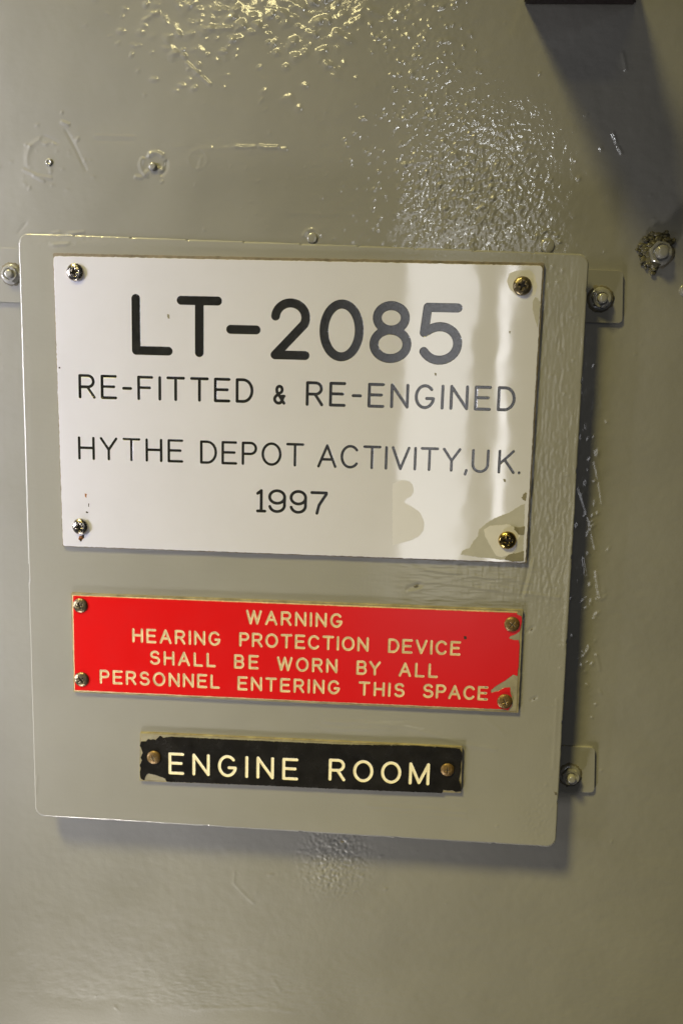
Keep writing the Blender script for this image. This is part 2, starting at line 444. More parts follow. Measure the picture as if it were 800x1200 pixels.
for _ in range(170):
    qx, qy = rng.uniform(25, 690), rng.uniform(275, 990)
    if rng.random() < 0.5: qx = rng.normal(655, 14)
    hb += rng.uniform(0.05, 0.2) * 0  # (dust is set below, locally)
    c = U(qx, qy, ZB); i0 = int((c[0] - bx[0]) / SB); j0 = int((c[1] - by[0]) / SB)
    if not (6 < i0 < len(bx) - 7 and 6 < j0 < len(by) - 7): continue
    s = (slice(j0 - 5, j0 + 6), slice(i0 - 5, i0 + 6)); r = rng.uniform(0.5, 0.9)
    hb[s] += rng.uniform(0.04, 0.2) * np.exp(-((BX[s] - c[0]) ** 2 + (BY[s] - c[1]) ** 2) / r ** 2)
hb = np.where(d > 0, -TB, np.maximum(hb, -TB))
bo = (*U(360, 990, ZB)[:2], ZW)
CHIPS = []
board = empty('mounting_board', bo, 'grey painted board carrying the white, red and black signs', 'board')
pn = grid_mesh('panel', BX2, BY2, ZB + hb, M_BOARD, board, bo)
side = d > 0
sq = side[:-1, :-1] | side[:-1, 1:] | side[1:, 1:] | side[1:, :-1]
if len(pn.data.polygons) == sq.size: pn.data.polygons.foreach_set('use_smooth', ~sq.reshape(-1))
for pts, sd in [([(648.5, 928), (652, 928.6), (652.3, 932), (650, 931.6)], 201), ([(484, 687.2), (488, 685.8), (490, 686.6), (486, 688.6)], 202), ([(620.6, 738.5), (623, 736.6), (623.6, 737.6), (621.4, 739.4)], 203), ([(624, 819.6), (626.4, 818.4), (626.6, 819.4), (624.6, 820.4)], 204), ([(399, 985.5), (403, 986), (402, 987.6), (399.4, 987.2)], 205)]:
    CHIPS.append((pts, sd))
# tabs that bolt the board to the wall
def tab(poly, z0, z1):
    v, fc = slab(poly, z0, z1, 0.25)
    return mesh_obj('mounting_tab', v, fc, M_WALL, board, bo)
def rounded(pts, r, n=5):
    out = []
    m = len(pts)
    for i in range(m):
        p0, p1, p2 = (np.asarray(pts[k % m], float) for k in (i - 1, i, i + 1))
        rr = r[i] if hasattr(r, '__len__') else r
        if rr <= 0: out.append(p1); continue
        a_ = p1 + (p0 - p1) / np.linalg.norm(p0 - p1) * rr; b_ = p1 + (p2 - p1) / np.linalg.norm(p2 - p1) * rr
        for k in range(n + 1):
            t = k / n
            out.append((1 - t) ** 2 * a_ + 2 * t * (1 - t) * p1 + t * t * b_)
    return np.array(out)
ZT = ZW + 1.9
tab(rounded(UP([(640, 314), (730, 317), (729, 379), (640, 377)], ZT), [0, 3.5, 3.5, 0]), ZW - 1, ZT)
tab(rounded(UP([(600, 872), (697, 876), (696, 929), (600, 928)], ZT), [0, 3.5, 3.5, 0]), ZW - 1, ZT)
tab(rounded(UP([(-45, 289), (70, 292), (70, 356), (-45, 353)], ZT), [3.5, 0, 0, 3.5]), ZW - 1, ZT)

# blocks behind the board that join it to its tabs
for q in ([(645, 318), (672, 319), (671, 374), (645, 373)], [(610, 876), (632, 877), (632, 925), (610, 924)], [(44, 294), (66, 295), (66, 352), (44, 351)], [(62, 880), (84, 881), (84, 925), (62, 924)]):
    v, fc = slab(UP(q, ZT), ZW - 1, ZB - TB + 0.3, 0)
    mesh_obj('spacer_block', v, fc, M_WALL, board, bo)

# ================================================================== ENGRAVED LETTERING
def el(cx, cy, rx, ry, a0, a1, n=18):
    return [(cx + rx * math.cos(math.radians(a0 + (a1 - a0) * k / n)), cy + ry * math.sin(math.radians(a0 + (a1 - a0) * k / n))) for k in range(n + 1)]
def glyphs():
    G = {}
    G['A'] = (.80, [[(0, 0), (.40, 1), (.80, 0)], [(.14, .34), (.66, .34)]])
    G['B'] = (.64, [[(0, 0), (0, 1), (.38, 1)] + el(.38, .76, .22, .24, 90, -90) + [(0, .52)], [(.38, .52)] + el(.38, .26, .26, .26, 90, -90) + [(0, 0)]])
    G['C'] = (.76, [el(.40, .5, .40, .5, 40, 320, 30)])
    G['D'] = (.70, [[(0, 0), (0, 1), (.28, 1)] + el(.28, .5, .42, .5, 90, -90) + [(0, 0)]])
    G['E'] = (.64, [[(.64, 1), (0, 1), (0, 0), (.64, 0)], [(0, .52), (.56, .52)]])
    G['F'] = (.62, [[(.62, 1), (0, 1), (0, 0)], [(0, .52), (.52, .52)]])
    G['G'] = (.80, [el(.40, .5, .40, .5, 42, 342, 30) + [(.79, .42), (.48, .42)]])
    G['H'] = (.70, [[(0, 0), (0, 1)], [(.70, 0), (.70, 1)], [(0, .52), (.70, .52)]])
    G['I'] = (0, [[(0, 0), (0, 1)]])
    G['K'] = (.68, [[(0, 0), (0, 1)], [(.64, 1), (0, .38)], [(.24, .60), (.68, 0)]])
    G['L'] = (.58, [[(0, 1), (0, 0), (.58, 0)]])
    G['M'] = (.86, [[(0, 0), (0, 1), (.43, .04), (.86, 1), (.86, 0)]])
    G['N'] = (.72, [[(0, 0), (0, 1), (.72, 0), (.72, 1)]])
    G['O'] = (.84, [el(.42, .5, .42, .5, 90, 450, 40)])
    G['P'] = (.62, [[(0, 0), (0, 1), (.36, 1)] + el(.36, .74, .26, .26, 90, -90) + [(0, .48)]])
    G['R'] = (.68, [[(0, 0), (0, 1), (.38, 1)] + el(.38, .74, .27, .26, 90, -90) + [(0, .48)], [(.36, .48), (.68, 0)]])
    G['S'] = (.66, [el(.33, .755, .29, .245, 25, 250, 16) + el(.33, .265, .33, .265, 80, -155, 18)])
    G['T'] = (.74, [[(0, 1), (.74, 1)], [(.37, 1), (.37, 0)]])
    G['U'] = (.70, [[(0, 1), (0, .35)] + el(.35, .35, .35, .35, 180, 360) + [(.70, 1)]])
    G['V'] = (.76, [[(0, 1), (.38, 0), (.76, 1)]])
    G['W'] = (1.08, [[(0, 1), (.27, 0), (.54, 1), (.81, 0), (1.08, 1)]])
    G['Y'] = (.74, [[(0, 1), (.37, .46), (.74, 1)], [(.37, .46), (.37, 0)]])
    G['-'] = (.34, [[(0, .46), (.34, .46)]])
    G[','] = (.04, [[(.05, .03), (.0, -.16)], [(.05, .03), (.05, .0)]])
    G['.'] = (0, [[(0, .02), (0, 0)]])
    G['&'] = (.66, [[(.66, 0), (.16, .66)] + el(.33, .80, .19, .20, 200, -50, 16) + [(.12, .44)] + el(.28, .24, .28, .24, 130, 300, 14) + [(.52, .16), (.62, .42)], [(.50, .42), (.66, .42)]])
    G['0'] = (.56, [el(.28, .5, .28, .5, 90, 450, 40)])
    G['1'] = (.30, [[(.0, .86), (.17, 1), (.17, 0)], [(0, 0), (.34, 0)]])
    G['2'] = (.52, [el(.26, .72, .26, .28, 175, -25, 20) + [(.0, 0), (.52, 0)]])
    G['5'] = (.52, [[(.50, 1), (.06, 1), (.02, .52)] + el(.255, .32, .265, .32, 125, -150, 24)])
    G['7'] = (.58, [[(0, 1), (.58, 1), (.58, .94), (.30, .40), (.22, 0)]])
    G['8'] = (.52, [el(.26, .77, .22, .23, -90, 270, 30), el(.26, .27, .26, .27, 90, 450, 34)])
    G['9'] = (.60, [el(.30, .70, .30, .30, -8, 352, 34) + [(.60, .66)] + el(.30, .32, .30, .32, 10, -165, 20)])
    return G
GL = glyphs()
def word_strokes(text, x0, x1, base, cap, sw):
    """strokes of one word between x0 and x1 (outer edges), sitting on base; cap and sw in mm"""
    hgt = cap - sw; a_ = x0 + sw / 2; b_ = x1 - sw / 2
    ws = [GL[c][0] * hgt for c in text]
    out = []
    if len(text) == 1:
        k = (b_ - a_) / max(ws[0], 1e-6) if ws[0] > 0 and text not in ',.' else 1.0
        for st in GL[text][1]:
            out.append(np.array([(a_ + x * hgt * k, base + sw / 2 + y * hgt) for x, y in st]))
        return out
    gap = (b_ - a_ - sum(ws)) / (len(text) - 1)
    k = 1.0
    gmin = sw * 1.0 + 0.12 * hgt
    if gap < gmin:
        k = (b_ - a_ - gmin * (len(text) - 1)) / sum(ws); gap = gmin
    x = a_
    for c, w in zip(text, ws):
        for st in GL[c][1]:
            out.append(np.array([(x + u * hgt * k, base + sw / 2 + v * hgt) for u, v in st]))
        x += w * k + gap
    return out
def stroke_sdf(P, strokes, r):
    P = np.asarray(P, float)
    best = np.full(P.shape[:-1], 1e9)
    for s in strokes:
        lo = s.min(0) - r - 3; hi = s.max(0) + r + 3
        m = (P[..., 0] > lo[0]) & (P[..., 0] < hi[0]) & (P[..., 1] > lo[1]) & (P[..., 1] < hi[1])
        if not m.any(): continue
        Q = P[m]; bb = best[m]
        for a_, b_ in zip(s[:-1], s[1:]):
            dd = b_ - a_; L = dd @ dd
            t = np.clip(((Q - a_) @ dd) / max(L, 1e-12), 0, 1)
            bb = np.minimum(bb, np.hypot(*(Q - a_ - t[:, None] * dd).T))
        best[m] = bb
    return best - r
def march(strokes, r, g):
    """marching squares over the strokes: verts (x, y, sdf), inside faces, boundary edges"""
    al = np.concatenate(strokes)
    lo = al.min(0) - r - 2 * g; hi = al.max(0) + r + 2 * g
    gx_ = np.arange(lo[0], hi[0] + g, g); gy_ = np.arange(lo[1], hi[1] + g, g)
    GX, GY = np.meshgrid(gx_, gy_)
    Fd = stroke_sdf(np.stack([GX, GY], -1), strokes, r)
    Fd = np.where(np.abs(Fd) < g * 0.02, np.where(Fd < 0, -g * 0.02, g * 0.02), Fd)
    ins = Fd < 0
    cell = ins[:-1, :-1] | ins[:-1, 1:] | ins[1:, 1:] | ins[1:, :-1]
    vid = {}; V = []; Fa = []; Be = []
    def corner(j, i):
        k = (j, i)
        if k not in vid: vid[k] = len(V); V.append((GX[j, i], GY[j, i], Fd[j, i]))
        return vid[k]
    def cross(j0, i0, j1, i1):
        k = (j0, i0, j1, i1) if (j0, i0) < (j1, i1) else (j1, i1, j0, i0)
        if k not in vid:
            f0, f1 = Fd[k[0], k[1]], Fd[k[2], k[3]]; t = f0 / (f0 - f1)
            vid[k] = len(V)
            V.append((GX[k[0], k[1]] * (1 - t) + GX[k[2], k[3]] * t, GY[k[0], k[1]] * (1 - t) + GY[k[2], k[3]] * t, 0.0))
        return vid[k]
    for j, i in np.argwhere(cell):
        cs = ((j, i), (j, i + 1), (j + 1, i + 1), (j + 1, i))
        poly = []; tags = []
        for q in range(4):
            c0, c1 = cs[q], cs[(q + 1) % 4]
            if ins[c0]: poly.append(corner(*c0)); tags.append('c')
            if ins[c0] != ins[c1]:
                poly.append(cross(*c0, *c1)); tags.append('x' if ins[c0] else 'e')
        if len(poly) >= 3:
            Fa.append(poly)
            for q in range(len(poly)):
                if tags[q] == 'x' and tags[(q + 1) % len(poly)] == 'e': Be.append((poly[q], poly[(q + 1) % len(poly)]))
    return np.array(V), Fa, Be
def in_poly(P, poly):
    x, y = P[:, 0], P[:, 1]; c = np.zeros(len(P), bool)
    for (x0, y0), (x1, y1) in zip(poly, np.roll(poly, -1, 0)):
        if y0 == y1: continue
        m = ((y0 > y) != (y1 > y)) & (x < (x1 - x0) * (y - y0) / (y1 - y0) + x0)
        c ^= m
    return c

def engraved_face(parent, origin, outline, z, t, mat_face, lines, mat_fill, depth, slope, grid, name='face_sheet', chamfer=0.15):
    """front sheet with the letters cut out of it, and one lettering mesh per line lying in the cuts"""
    outline = ccw(outline)
    V2 = [tuple(p) for p in outline]; n0 = len(V2)
    E2 = [(i, (i + 1) % n0) for i in range(n0)]
    sets = []
    for strokes_words, sw in lines:
        for st in strokes_words:
            v, fa, be = march(st, sw / 2, grid if sw < 4 else grid * 1.5)
            m = {}
            for i, j in be:
                for q in (i, j):
                    if q not in m: m[q] = len(V2); V2.append((v[q, 0], v[q, 1]))
                E2.append((m[i], m[j]))
            sets.append((st, sw / 2))
            zz = z - np.minimum(depth, slope * np.maximum(-v[:, 2], 0))
            mesh_obj('lettering', np.c_[v[:, :2], zz], fa, mat_fill, parent, origin, smooth=(mat_fill is not M_BLACKFILL))
    r = delaunay_2d_cdt([Vector(p) for p in V2], E2, [], 0, 1e-5)
    P = np.array([tuple(p) for p in r[0]]); T = np.array([list(q) for q in r[2] if len(q) == 3])
    cen = P[T].mean(1)
    keep = in_poly(cen, outline)
    for st, rad in sets:
        al = np.concatenate(st); lo = al.min(0) - rad - 1; hi = al.max(0) + rad + 1
        m = keep & (cen[:, 0] > lo[0]) & (cen[:, 0] < hi[0]) & (cen[:, 1] > lo[1]) & (cen[:, 1] < hi[1])
        if m.any():
            ii = np.where(m)[0]; keep[ii[stroke_sdf(cen[ii], st, rad) < 0]] = False
    T = T[keep]
    ar = np.cross(P[T[:, 1]] - P[T[:, 0]], P[T[:, 2]] - P[T[:, 0]])
    T[ar < 0] = T[ar < 0][:, ::-1]
    verts = np.c_[P, np.full(len(P), z)]
    # skirt round the outline with a small rounded edge
    n = len(outline); b0 = len(verts)
    dd = np.roll(outline, -1, 0) - np.roll(outline, 1, 0); dd /= np.linalg.norm(dd, axis=1, keepdims=True)
    outn = np.c_[dd[:, 1], -dd[:, 0]]
    rings = [np.c_[outline, np.full(n, z)], np.c_[outline + outn * chamfer, np.full(n, z - chamfer)], np.c_[outline + outn * chamfer, np.full(n, z - t)]]
    verts = np.concatenate([verts] + rings); faces = T.tolist()
    for k in range(2):
        for i in range(n):
            j = (i + 1) % n
            faces.append((b0 + (k + 1) * n + i, b0 + (k + 1) * n + j, b0 + k * n + j, b0 + k * n + i))
    return mesh_obj(name, verts, faces, mat_face, parent, origin)

def words(spec, z=0.0):
    """spec rows: text, left x, right x, y of the baseline at the left, at the right (all measured), cap mm, stroke mm"""
    out = []
    for text, x0, x1, yl, yr, cap, sw in spec:
        a_ = U(x0, yl, z); b_ = U(x1, yr, z)
        out.append(word_strokes(text, a_[0], b_[0], (a_[1] + b_[1]) / 2, cap, sw))
    return out

# ------------------------------------------------------------------ screws
def screw(parent, origin, cx, cy, z, R, hgt, mat_head, rot=0.0, arm=(0.16, 0.5), depth=0.55, recess_mat=M_RECESS, power=2.6, label=None, seed=1, n=64):
    u = np.linspace(-1, 1, n); UU, VV = np.meshgrid(u, u)
    # square grid wrapped onto the disc
    DX = UU * np.sqrt(1 - VV ** 2 / 2); DY = VV * np.sqrt(1 - UU ** 2 / 2)
    rr = np.hypot(DX, DY)
    zz = hgt * np.sqrt(np.clip(1 - rr ** power, 0, 1)) 
    c, s = math.cos(rot), math.sin(rot)
    A = DX * c + DY * s; B = -DX * s + DY * c
    w, L = arm
    dA = np.maximum(np.abs(A) - L, np.abs(B) - w); dB = np.maximum(np.abs(B) - L, np.abs(A) - w)
    dc = np.minimum(np.minimum(dA, dB), np.hypot(A, B) - w * 1.5)
    cut = np.clip(-dc / 0.05, 0, 1) if depth > 0 else np.zeros_like(dc)
    zz = zz - cut * hgt * depth * np.clip(1.25 - rr, 0.3, 1)
    zz += 0.004 * R * band((n, n), 1.0, 8, 24, seed)
    verts = np.stack([cx + DX * R, cy + DY * R, z + zz], -1).reshape(-1, 3)
    idx = np.arange(n * n).reshape(n, n)
    q = np.stack([idx[:-1, :-1], idx[:-1, 1:], idx[1:, 1:], idx[1:, :-1]], -1).reshape(-1, 4)
    inside = (cut.reshape(-1)[q].min(1) > 0.4)
    hd = mesh_obj('screw', verts, q[~inside].tolist(), mat_head, parent, origin, smooth=True)
    if label: hd['label'] = label
    if inside.any():
        mesh_obj('recess', verts, q[inside].tolist(), recess_mat, hd, origin, smooth=True)
    return hd
def patch(name, parent, origin, pts, z, t, m, jit=0.12, step=0.7, seed=3, label=None):
    p = densify(UP(pts, z), step, jit, seed)
    v, fc = slab(p, z - 0.2, z + t, min(0.04, t * .5))
    o = mesh_obj(name, v, fc, m, parent, origin)
    if label: o['label'] = label
    return o

for pts, sd in CHIPS:
    patch('paint_chip', board, bo, pts, ZB + 0.02, 0.06, M_PIT, jit=0.08, step=0.35, seed=sd)
# ================================================================== WHITE SIGN
ZR = ZB + 0.05
wc = UP([(62, 296.5), (637.5, 308), (616.5, 660.5), (73.5, 640.5)], -0.3)
wo = (*U(350, 650)[:2], ZR)
white = empty('engraved_sign', wo, 'large white engraved sign with black capitals, uppermost of the three signs', 'sign')
v, fc = slab(densify(rounded(wc, 1.2), 1.6, 0.10, 31), ZR - 0.3, -0.45, 0.1)
mesh_obj('backing', v, fc, M_TAN, white, wo)
wf = rounded(UP([(63.2, 300.3), (635.2, 311.6), (615, 659), (74.4, 639.5)], 0), [2.0, 2.6, 1.2, 1.2])
wf = densify(wf, 1.5, 0.09, 32)
big = 37.8
L1 = words([('L', 155, 202.5, 415.5, 417, big, 5.6), ('T', 207.5, 260, 418, 419, big, 5.6), ('-', 265, 305, 419, 420, big, 5.6), ('2', 317, 362.5, 421, 422, big, 5.6),
            ('0', 373.5, 425, 423, 424, big + .3, 5.6), ('8', 432, 481, 425, 426, big + .3, 5.6), ('5', 488.5, 540, 427, 428, big, 5.6)])
c2 = 15.6
L2 = words([('RE-FITTED', 92.5, 297, 467, 472.5, c2, 1.92), ('&', 320, 334.5, 474, 474.5, 12.6, 1.92), ('RE-ENGINED', 358, 603, 476, 482, c2, 1.92)])
c3 = 15.2
L3 = words([('HYTHE', 92, 215, 538.5, 542.5, c3, 1.72), ('DEPOT', 234.5, 356, 543, 547.5, c3, 1.72), ('ACTIVITY', 371.5, 539, 548, 553, c3, 1.72), (',', 543, 547, 553.5, 553.5, c3, 1.8),
            ('UK', 551.5, 602.5, 554, 555.5, c3, 1.72), ('.', 606, 609, 556, 556, c3, 1.8)])
L4 = words([('1', 300, 311, 600.5, 600.7, 15.4, 1.95), ('9', 314, 335, 601, 601.5, 15.6, 1.95), ('9', 339, 359.5, 601.8, 602.4, 15.6, 1.95), ('7', 363, 383.5, 603, 603.6, 15.4, 1.95)])
engraved_face(white, wo, wf, 0.0, 0.5, M_WHITE, [(L1, 5.6), (L2, 1.92), (L3, 1.72), (L4, 1.95)], M_BLACKFILL, 0.32, 3.0, 0.22)
def scr(par, org, x, y, z, rpx, *a_, **k):
    c = U(x, y, z); R = rpx / PXMM
    return screw(par, org, c[0], c[1], z, R, *a_, **k)
PXMM = np.linalg.norm(PX(np.array([1.0]), np.array([-100.0]), 0.0)[0] - PX(np.array([0.0]), np.array([-100.0]), 0.0)[0])
scr(white, wo, 88.5, 319, 0, 10, 2.6, M_STEEL, 0.20, label='dull nickel screw in the upper left corner', seed=41)
scr(white, wo, 611.5, 335, 0, 10.3, 2.6, M_TARNISH, -0.25, label='dark tarnished screw in the upper right corner', seed=42)
scr(white, wo, 94.5, 617, 0, 9.8, 2.8, M_STEEL, 0.10, label='shiny screw with rust below it', seed=43)
scr(white, wo, 594, 633, 0, 10.4, 2.8, M_BRASS, 0.02, label='shiny brass screw among paint smears', seed=44)
E = lambda pts: [(340 + x / 2.5, 480 + y / 2.5) for x, y in pts]
patch('paint_smear', white, wo, E([(498, 425), (505, 412), (525, 405), (536, 385), (548, 372), (552, 352), (572, 334), (598, 318), (640, 302), (664, 286), (686, 276), (684, 340), (680, 442), (620, 440), (540, 431)]), 0.03, 0.03, M_SMEAR, seed=51, label='matte grey paint smear')
patch('paint_smear', white, wo, E([(566, 352), (585, 340), (615, 338), (640, 336), (668, 352), (672, 372), (656, 392), (662, 405), (648, 424), (618, 432), (602, 428), (585, 400), (572, 375)]), 0.08, 0.03, M_SMEAR_L, seed=52, label='pale smear around the brass screw')
patch('paint_smear', white, wo, E([(652, 342), (672, 346), (686, 342), (684, 368), (668, 366), (658, 354)]), 0.13, 0.04, M_SMEAR_D, seed=53)
patch('paint_smear', white, wo, E([(626, 438), (640, 424), (664, 420), (683, 414), (682, 444), (650, 446)]), 0.13, 0.04, M_SMEAR_D, seed=54)
patch('paint_smear', white, wo, E([(676, 258), (682, 248), (688, 242), (692, 246), (688, 268), (680, 264)]), 0.03, 0.05, M_SMEAR_D, seed=55)
E2_ = lambda pts: [(340 + x / 2.5, 270 + y / 2.5) for x, y in pts]
patch('paint_smear', white, wo, E2_([(708, 212), (716, 196), (724, 200), (734, 216), (728, 244), (724, 285), (716, 262), (710, 236)]), 0.03, 0.05, M_SMEAR, seed=56)
patch('paint_smear', white, wo, E2_([(640, 128), (660, 118), (700, 116), (716, 130), (722, 165), (716, 190), (690, 196), (660, 190), (640, 170), (634, 150)]), 0.02, 0.02, M_SMEAR_L, seed=57, label='pale stain around the upper right screw')
patch('dull_patch', white, wo, E([(299, 218), (312, 210), (330, 206), (347, 209), (359, 222), (361, 240), (354, 254), (338, 262), (334, 272), (352, 282), (372, 294), (384, 310), (392, 332), (390, 354), (376, 372), (352, 384), (324, 391), (299, 398)]), 0.012, 0.012, M_DULL, seed=58)  # thin matte patch in nearly the face sheet's own tone
for pts, m, sd in [([(93, 628), (97, 627), (98, 631), (95, 634), (92, 632)], M_RUST, 61), ([(96, 627), (99.5, 626.5), (99, 630.5), (96.5, 631)], M_DIRT, 62), ([(93.5, 631), (96, 630.5), (96, 634), (94, 634.5)], M_DIRT, 63), ([(99.5, 578), (102, 579), (101.5, 584), (100, 582)], M_RUST, 64),
                   ([(101, 599), (104, 600), (103.2, 601.6), (101, 601)], M_DIRT, 65), ([(103.8, 590), (105, 590), (104.6, 594), (103.6, 593.5)], M_DIRT, 66), ([(196, 368), (198.5, 368.5), (199, 373.5), (196.5, 373)], M_SMEAR_D, 67),
                   ([(509, 437), (511, 437.5), (511, 440), (509, 440)], M_SMEAR_D, 68), ([(596, 388), (597.6, 388), (597.6, 390.5), (596, 390.5)], M_SMEAR_D, 69), ([(589, 561), (592, 562), (592, 565), (590, 564.5)], M_SMEAR_D, 70), ([(69, 430), (71, 430), (70.8, 432), (69, 432)], M_DIRT, 71)]:
    patch('speck', white, wo, pts, 0.02, 0.05, m, jit=0.08, step=0.35, seed=sd)

# ================================================================== RED SIGN
rc = UP([(83, 695), (612.5, 715), (607, 835.5), (86.3, 811.5)], -0.2)
ro = (*U(345, 825)[:2], ZR)
red = empty('warning_sign', ro, 'red engraved warning sign with cream capitals, chipped at its right end', 'sign')
v, fc = slab(densify(rounded(rc, 0.6), 1.6, 0.06, 33), ZR - 0.3, -0.35, 0.1)
mesh_obj('backing', v, fc, M_OLIVE, red, ro)
v, fc = slab(densify(UP([(84.6, 697.2), (200, 701.5), (450, 711), (606, 717), (601.5, 832.8), (87.3, 809.8)], -0.2), 1.4, 0.05, 35), -0.5, -0.2, 0.05)
mesh_obj('core', v, fc, M_CREAM, red, ro)
R6 = lambda pts: [(550 + x / 8.575, 700 + y / 8.575) for x, y in pts]
red_out = [(86, 698.3), (220, 703.5), (450, 712.6), (604, 718.5)] + R6([(465, 150), (480, 175), (520, 195), (522, 240), (512, 300), (500, 345), (460, 370), (400, 395), (395, 415), (440, 430), (490, 430), (500, 480), (488, 700), (478, 790), (435, 775), (360, 835), (280, 880), (210, 935), (215, 960), (280, 945), (350, 910), (405, 905), (410, 960), (422, 1010), (425, 1080), (385, 1135)]) + [(588, 831.0), (400, 823), (250, 816), (88.2, 808.6)]
rf = densify(UP(red_out, 0), 1.1, 0.07, 34)
# grey weathered core showing where the red sheet has come off at the right end
patch('bare_core', red, ro, [(572, 716.6), (609.5, 718), (604.5, 833.2), (566, 831.5)], -0.17, 0.05, M_GREYCORE, jit=0.03, step=1.5, seed=36)
cR = 10.0; sR = 1.7
RL1 = words([('WARNING', 288, 401, 731.5, 736, cR, sR)])
RL2 = words([('HEARING', 155, 258.5, 752.5, 757.5, cR, sR), ('PROTECTION', 280, 431.5, 757.5, 764, cR, sR), ('DEVICE', 454, 539, 765, 768.5, cR, sR)])
RL3 = words([('SHALL', 175.5, 253, 778.5, 782.5, cR, sR), ('BE', 274, 303, 783, 785, cR, sR), ('WORN', 324, 395, 785.5, 789.5, cR, sR), ('BY', 417, 445.5, 790.5, 792, cR, sR), ('ALL', 466.5, 512.5, 792.5, 795, cR, sR)])
RL4 = words([('PERSONNEL', 117, 257.5, 800.5, 808, cR, sR), ('ENTERING', 278, 398, 809, 814, cR, sR), ('THIS', 419.5, 473.5, 815, 817.5, cR, sR), ('SPACE', 494.5, 571, 818, 821, cR, sR)])
engraved_face(red, ro, rf, 0.0, 0.16, M_RED, [(RL1, sR), (RL2, sR), (RL3, sR), (RL4, sR)], M_CREAM, 0.14, 0.5, 0.2, chamfer=0.05)
scr(red, ro, 94.5, 709.5, 0, 9, 1.8, M_TARNISH, 0.3, depth=0.25, arm=(.12, .5), power=2.2, label='tarnished screw', seed=45)
scr(red, ro, 96, 796, 0, 9, 1.8, M_TARNISH, 0.7, depth=0.2, arm=(.12, .5), power=2.2, seed=46)
scr(red, ro, 599.5, 731.5, 0, 9, 1.8, M_TARBRASS, 0.9, depth=0.15, arm=(.10, .5), power=2.2, recess_mat=M_TARNISH, label='brown tarnished brass screw', seed=47)
scr(red, ro, 591, 822, 0, 9, 1.8, M_TARBRASS, 0.4, depth=0.15, arm=(.10, .5), power=2.2, recess_mat=M_TARNISH, seed=48)
patch('speck', red, ro, [(543, 745.5), (546, 745.5), (546.4, 749), (543.4, 749)], 0.02, 0.06, M_DIRT, 0.05, 0.35, 72)

# ================================================================== BLACK SIGN
kc = UP([(164, 858.5), (541.5, 875.5), (540, 929.5), (163.5, 915.5)], -0.2)
ko = (*U(352, 925)[:2], ZR)
black = empty('room_sign', ko, 'small black engraved room name sign with chipped ends, lowest of the three signs', 'sign')
v, fc = slab(densify(rounded(kc, 0.6), 1.4, 0.06, 37), ZR - 0.3, -0.40, 0.1)
mesh_obj('backing', v, fc, M_OLIVE, black, ko)
v, fc = slab(densify(UP([(165.5, 860), (538, 877.5), (537, 927), (165, 913.8)], -0.2), 1.4, 0.05, 38), -0.6, -0.2, 0.05)
mesh_obj('core', v, fc, M_GREYCORE, black, ko)
K7 = lambda pts: [(150 + x / 8, 850 + y / 8) for x, y in pts]
K8 = lambda pts: [(470 + x / 8, 860 + y / 8) for x, y in pts]
black_out = K7([(125, 150), (170, 148), (190, 128), (215, 140), (235, 130), (258, 140), (285, 112), (305, 98), (330, 120), (360, 112), (410, 106)]) + [(260, 866.2), (400, 872.5)] + K8([(120, 110), (300, 122), (440, 130), (546, 138), (562, 165), (566, 230), (552, 290), (556, 340), (546, 390), (536, 430), (554, 470), (556, 540), (505, 542), (480, 528), (440, 530), (390, 524), (380, 555), (200, 548)]) + [(400, 924.8), (300, 920.2)] + K7([(360, 528), (350, 500), (300, 480), (250, 462), (200, 452), (175, 462), (160, 490), (155, 515), (120, 500), (112, 440), (122, 400), (112, 380), (130, 330), (120, 300), (138, 260), (128, 220), (112, 190)])
kf = densify(UP(black_out, 0), 0.9, 0.08, 39)
cK = 15.9; sK = 2.05
KL = words([('ENGINE', 197.5, 349, 906.8, 915, cK, sK), ('ROOM', 384.5, 502.5, 916, 919, cK, sK)])
engraved_face(black, ko, kf, 0.0, 0.16, M_BLACK, [(KL, sK)], M_LETTER, 0.12, 0.4, 0.22, chamfer=0.05)
scr(black, ko, 180.5, 887.5, 0, 8.6, 1.8, M_TARBRASS, 0.4, depth=0.15, arm=(.12, .5), power=2.0, recess_mat=M_TARNISH, seed=49)
scr(black, ko, 524, 902, 0, 8.2, 1.8, M_TARBRASS, 0.1, depth=0.15, arm=(.10, .5), power=2.0, recess_mat=M_TARNISH, seed=50)

# ================================================================== BOLTS AND RIVETS ON THE WALL
def bolt(x, y, z, r_w, r_n, h_n, r_s, h_s, label, seed, lean=(0, 0), crust=False):
    c = U(x, y, z + h_n * 0.6); o = (c[0], c[1], z)
    b_ = empty('stud_bolt', o, label, 'bolt', 'painted bolts on the wall')
    v, fc = lathe([(r_w, -0.6), (r_w, 0.6), (r_w * .93, 1.0), (r_n * .8, 1.1)], 40, (), 0.012, seed)
    mesh_obj('washer', v + np.array(o), fc, M_WALL, b_, o, smooth=True)
    v, fc = lathe([(r_n, 0.8), (r_n, h_n - 0.7), (r_n * .9, h_n), (r_s * 1.25, h_n), (r_s * 1.1, h_n - 0.8)], 48, (0, 1), 0.006, seed + 1)
    mesh_obj('nut', v + np.array(o), fc, M_WALL, b_, o)
    v, fc = lathe([(r_s * .92, h_n - .9), (r_s * .92, h_s - .7), (r_s * .8, h_s - .2), (r_s * .5, h_s), (r_s * .1, h_s)], 28, (), 0.012, seed + 2, lean=lean)
    mesh_obj('stud', v + np.array(o), fc, M_WALL, b_, o, smooth=True)
    v, fc = lathe([(r_w * 1.22, -0.3), (r_w * 1.16, 0.25), (r_w * 0.98, 0.45)], 36, (), 0.045, seed + 3)
    mesh_obj('grime_ring', v + np.array(o), fc, M_PIT, b_, o, smooth=True)
    return b_, o
bolt(704, 350, ZT, 7.2, 6.0, 4.5, 3.3, 7.5, 'painted bolt on the upper right tab of the board', 81)
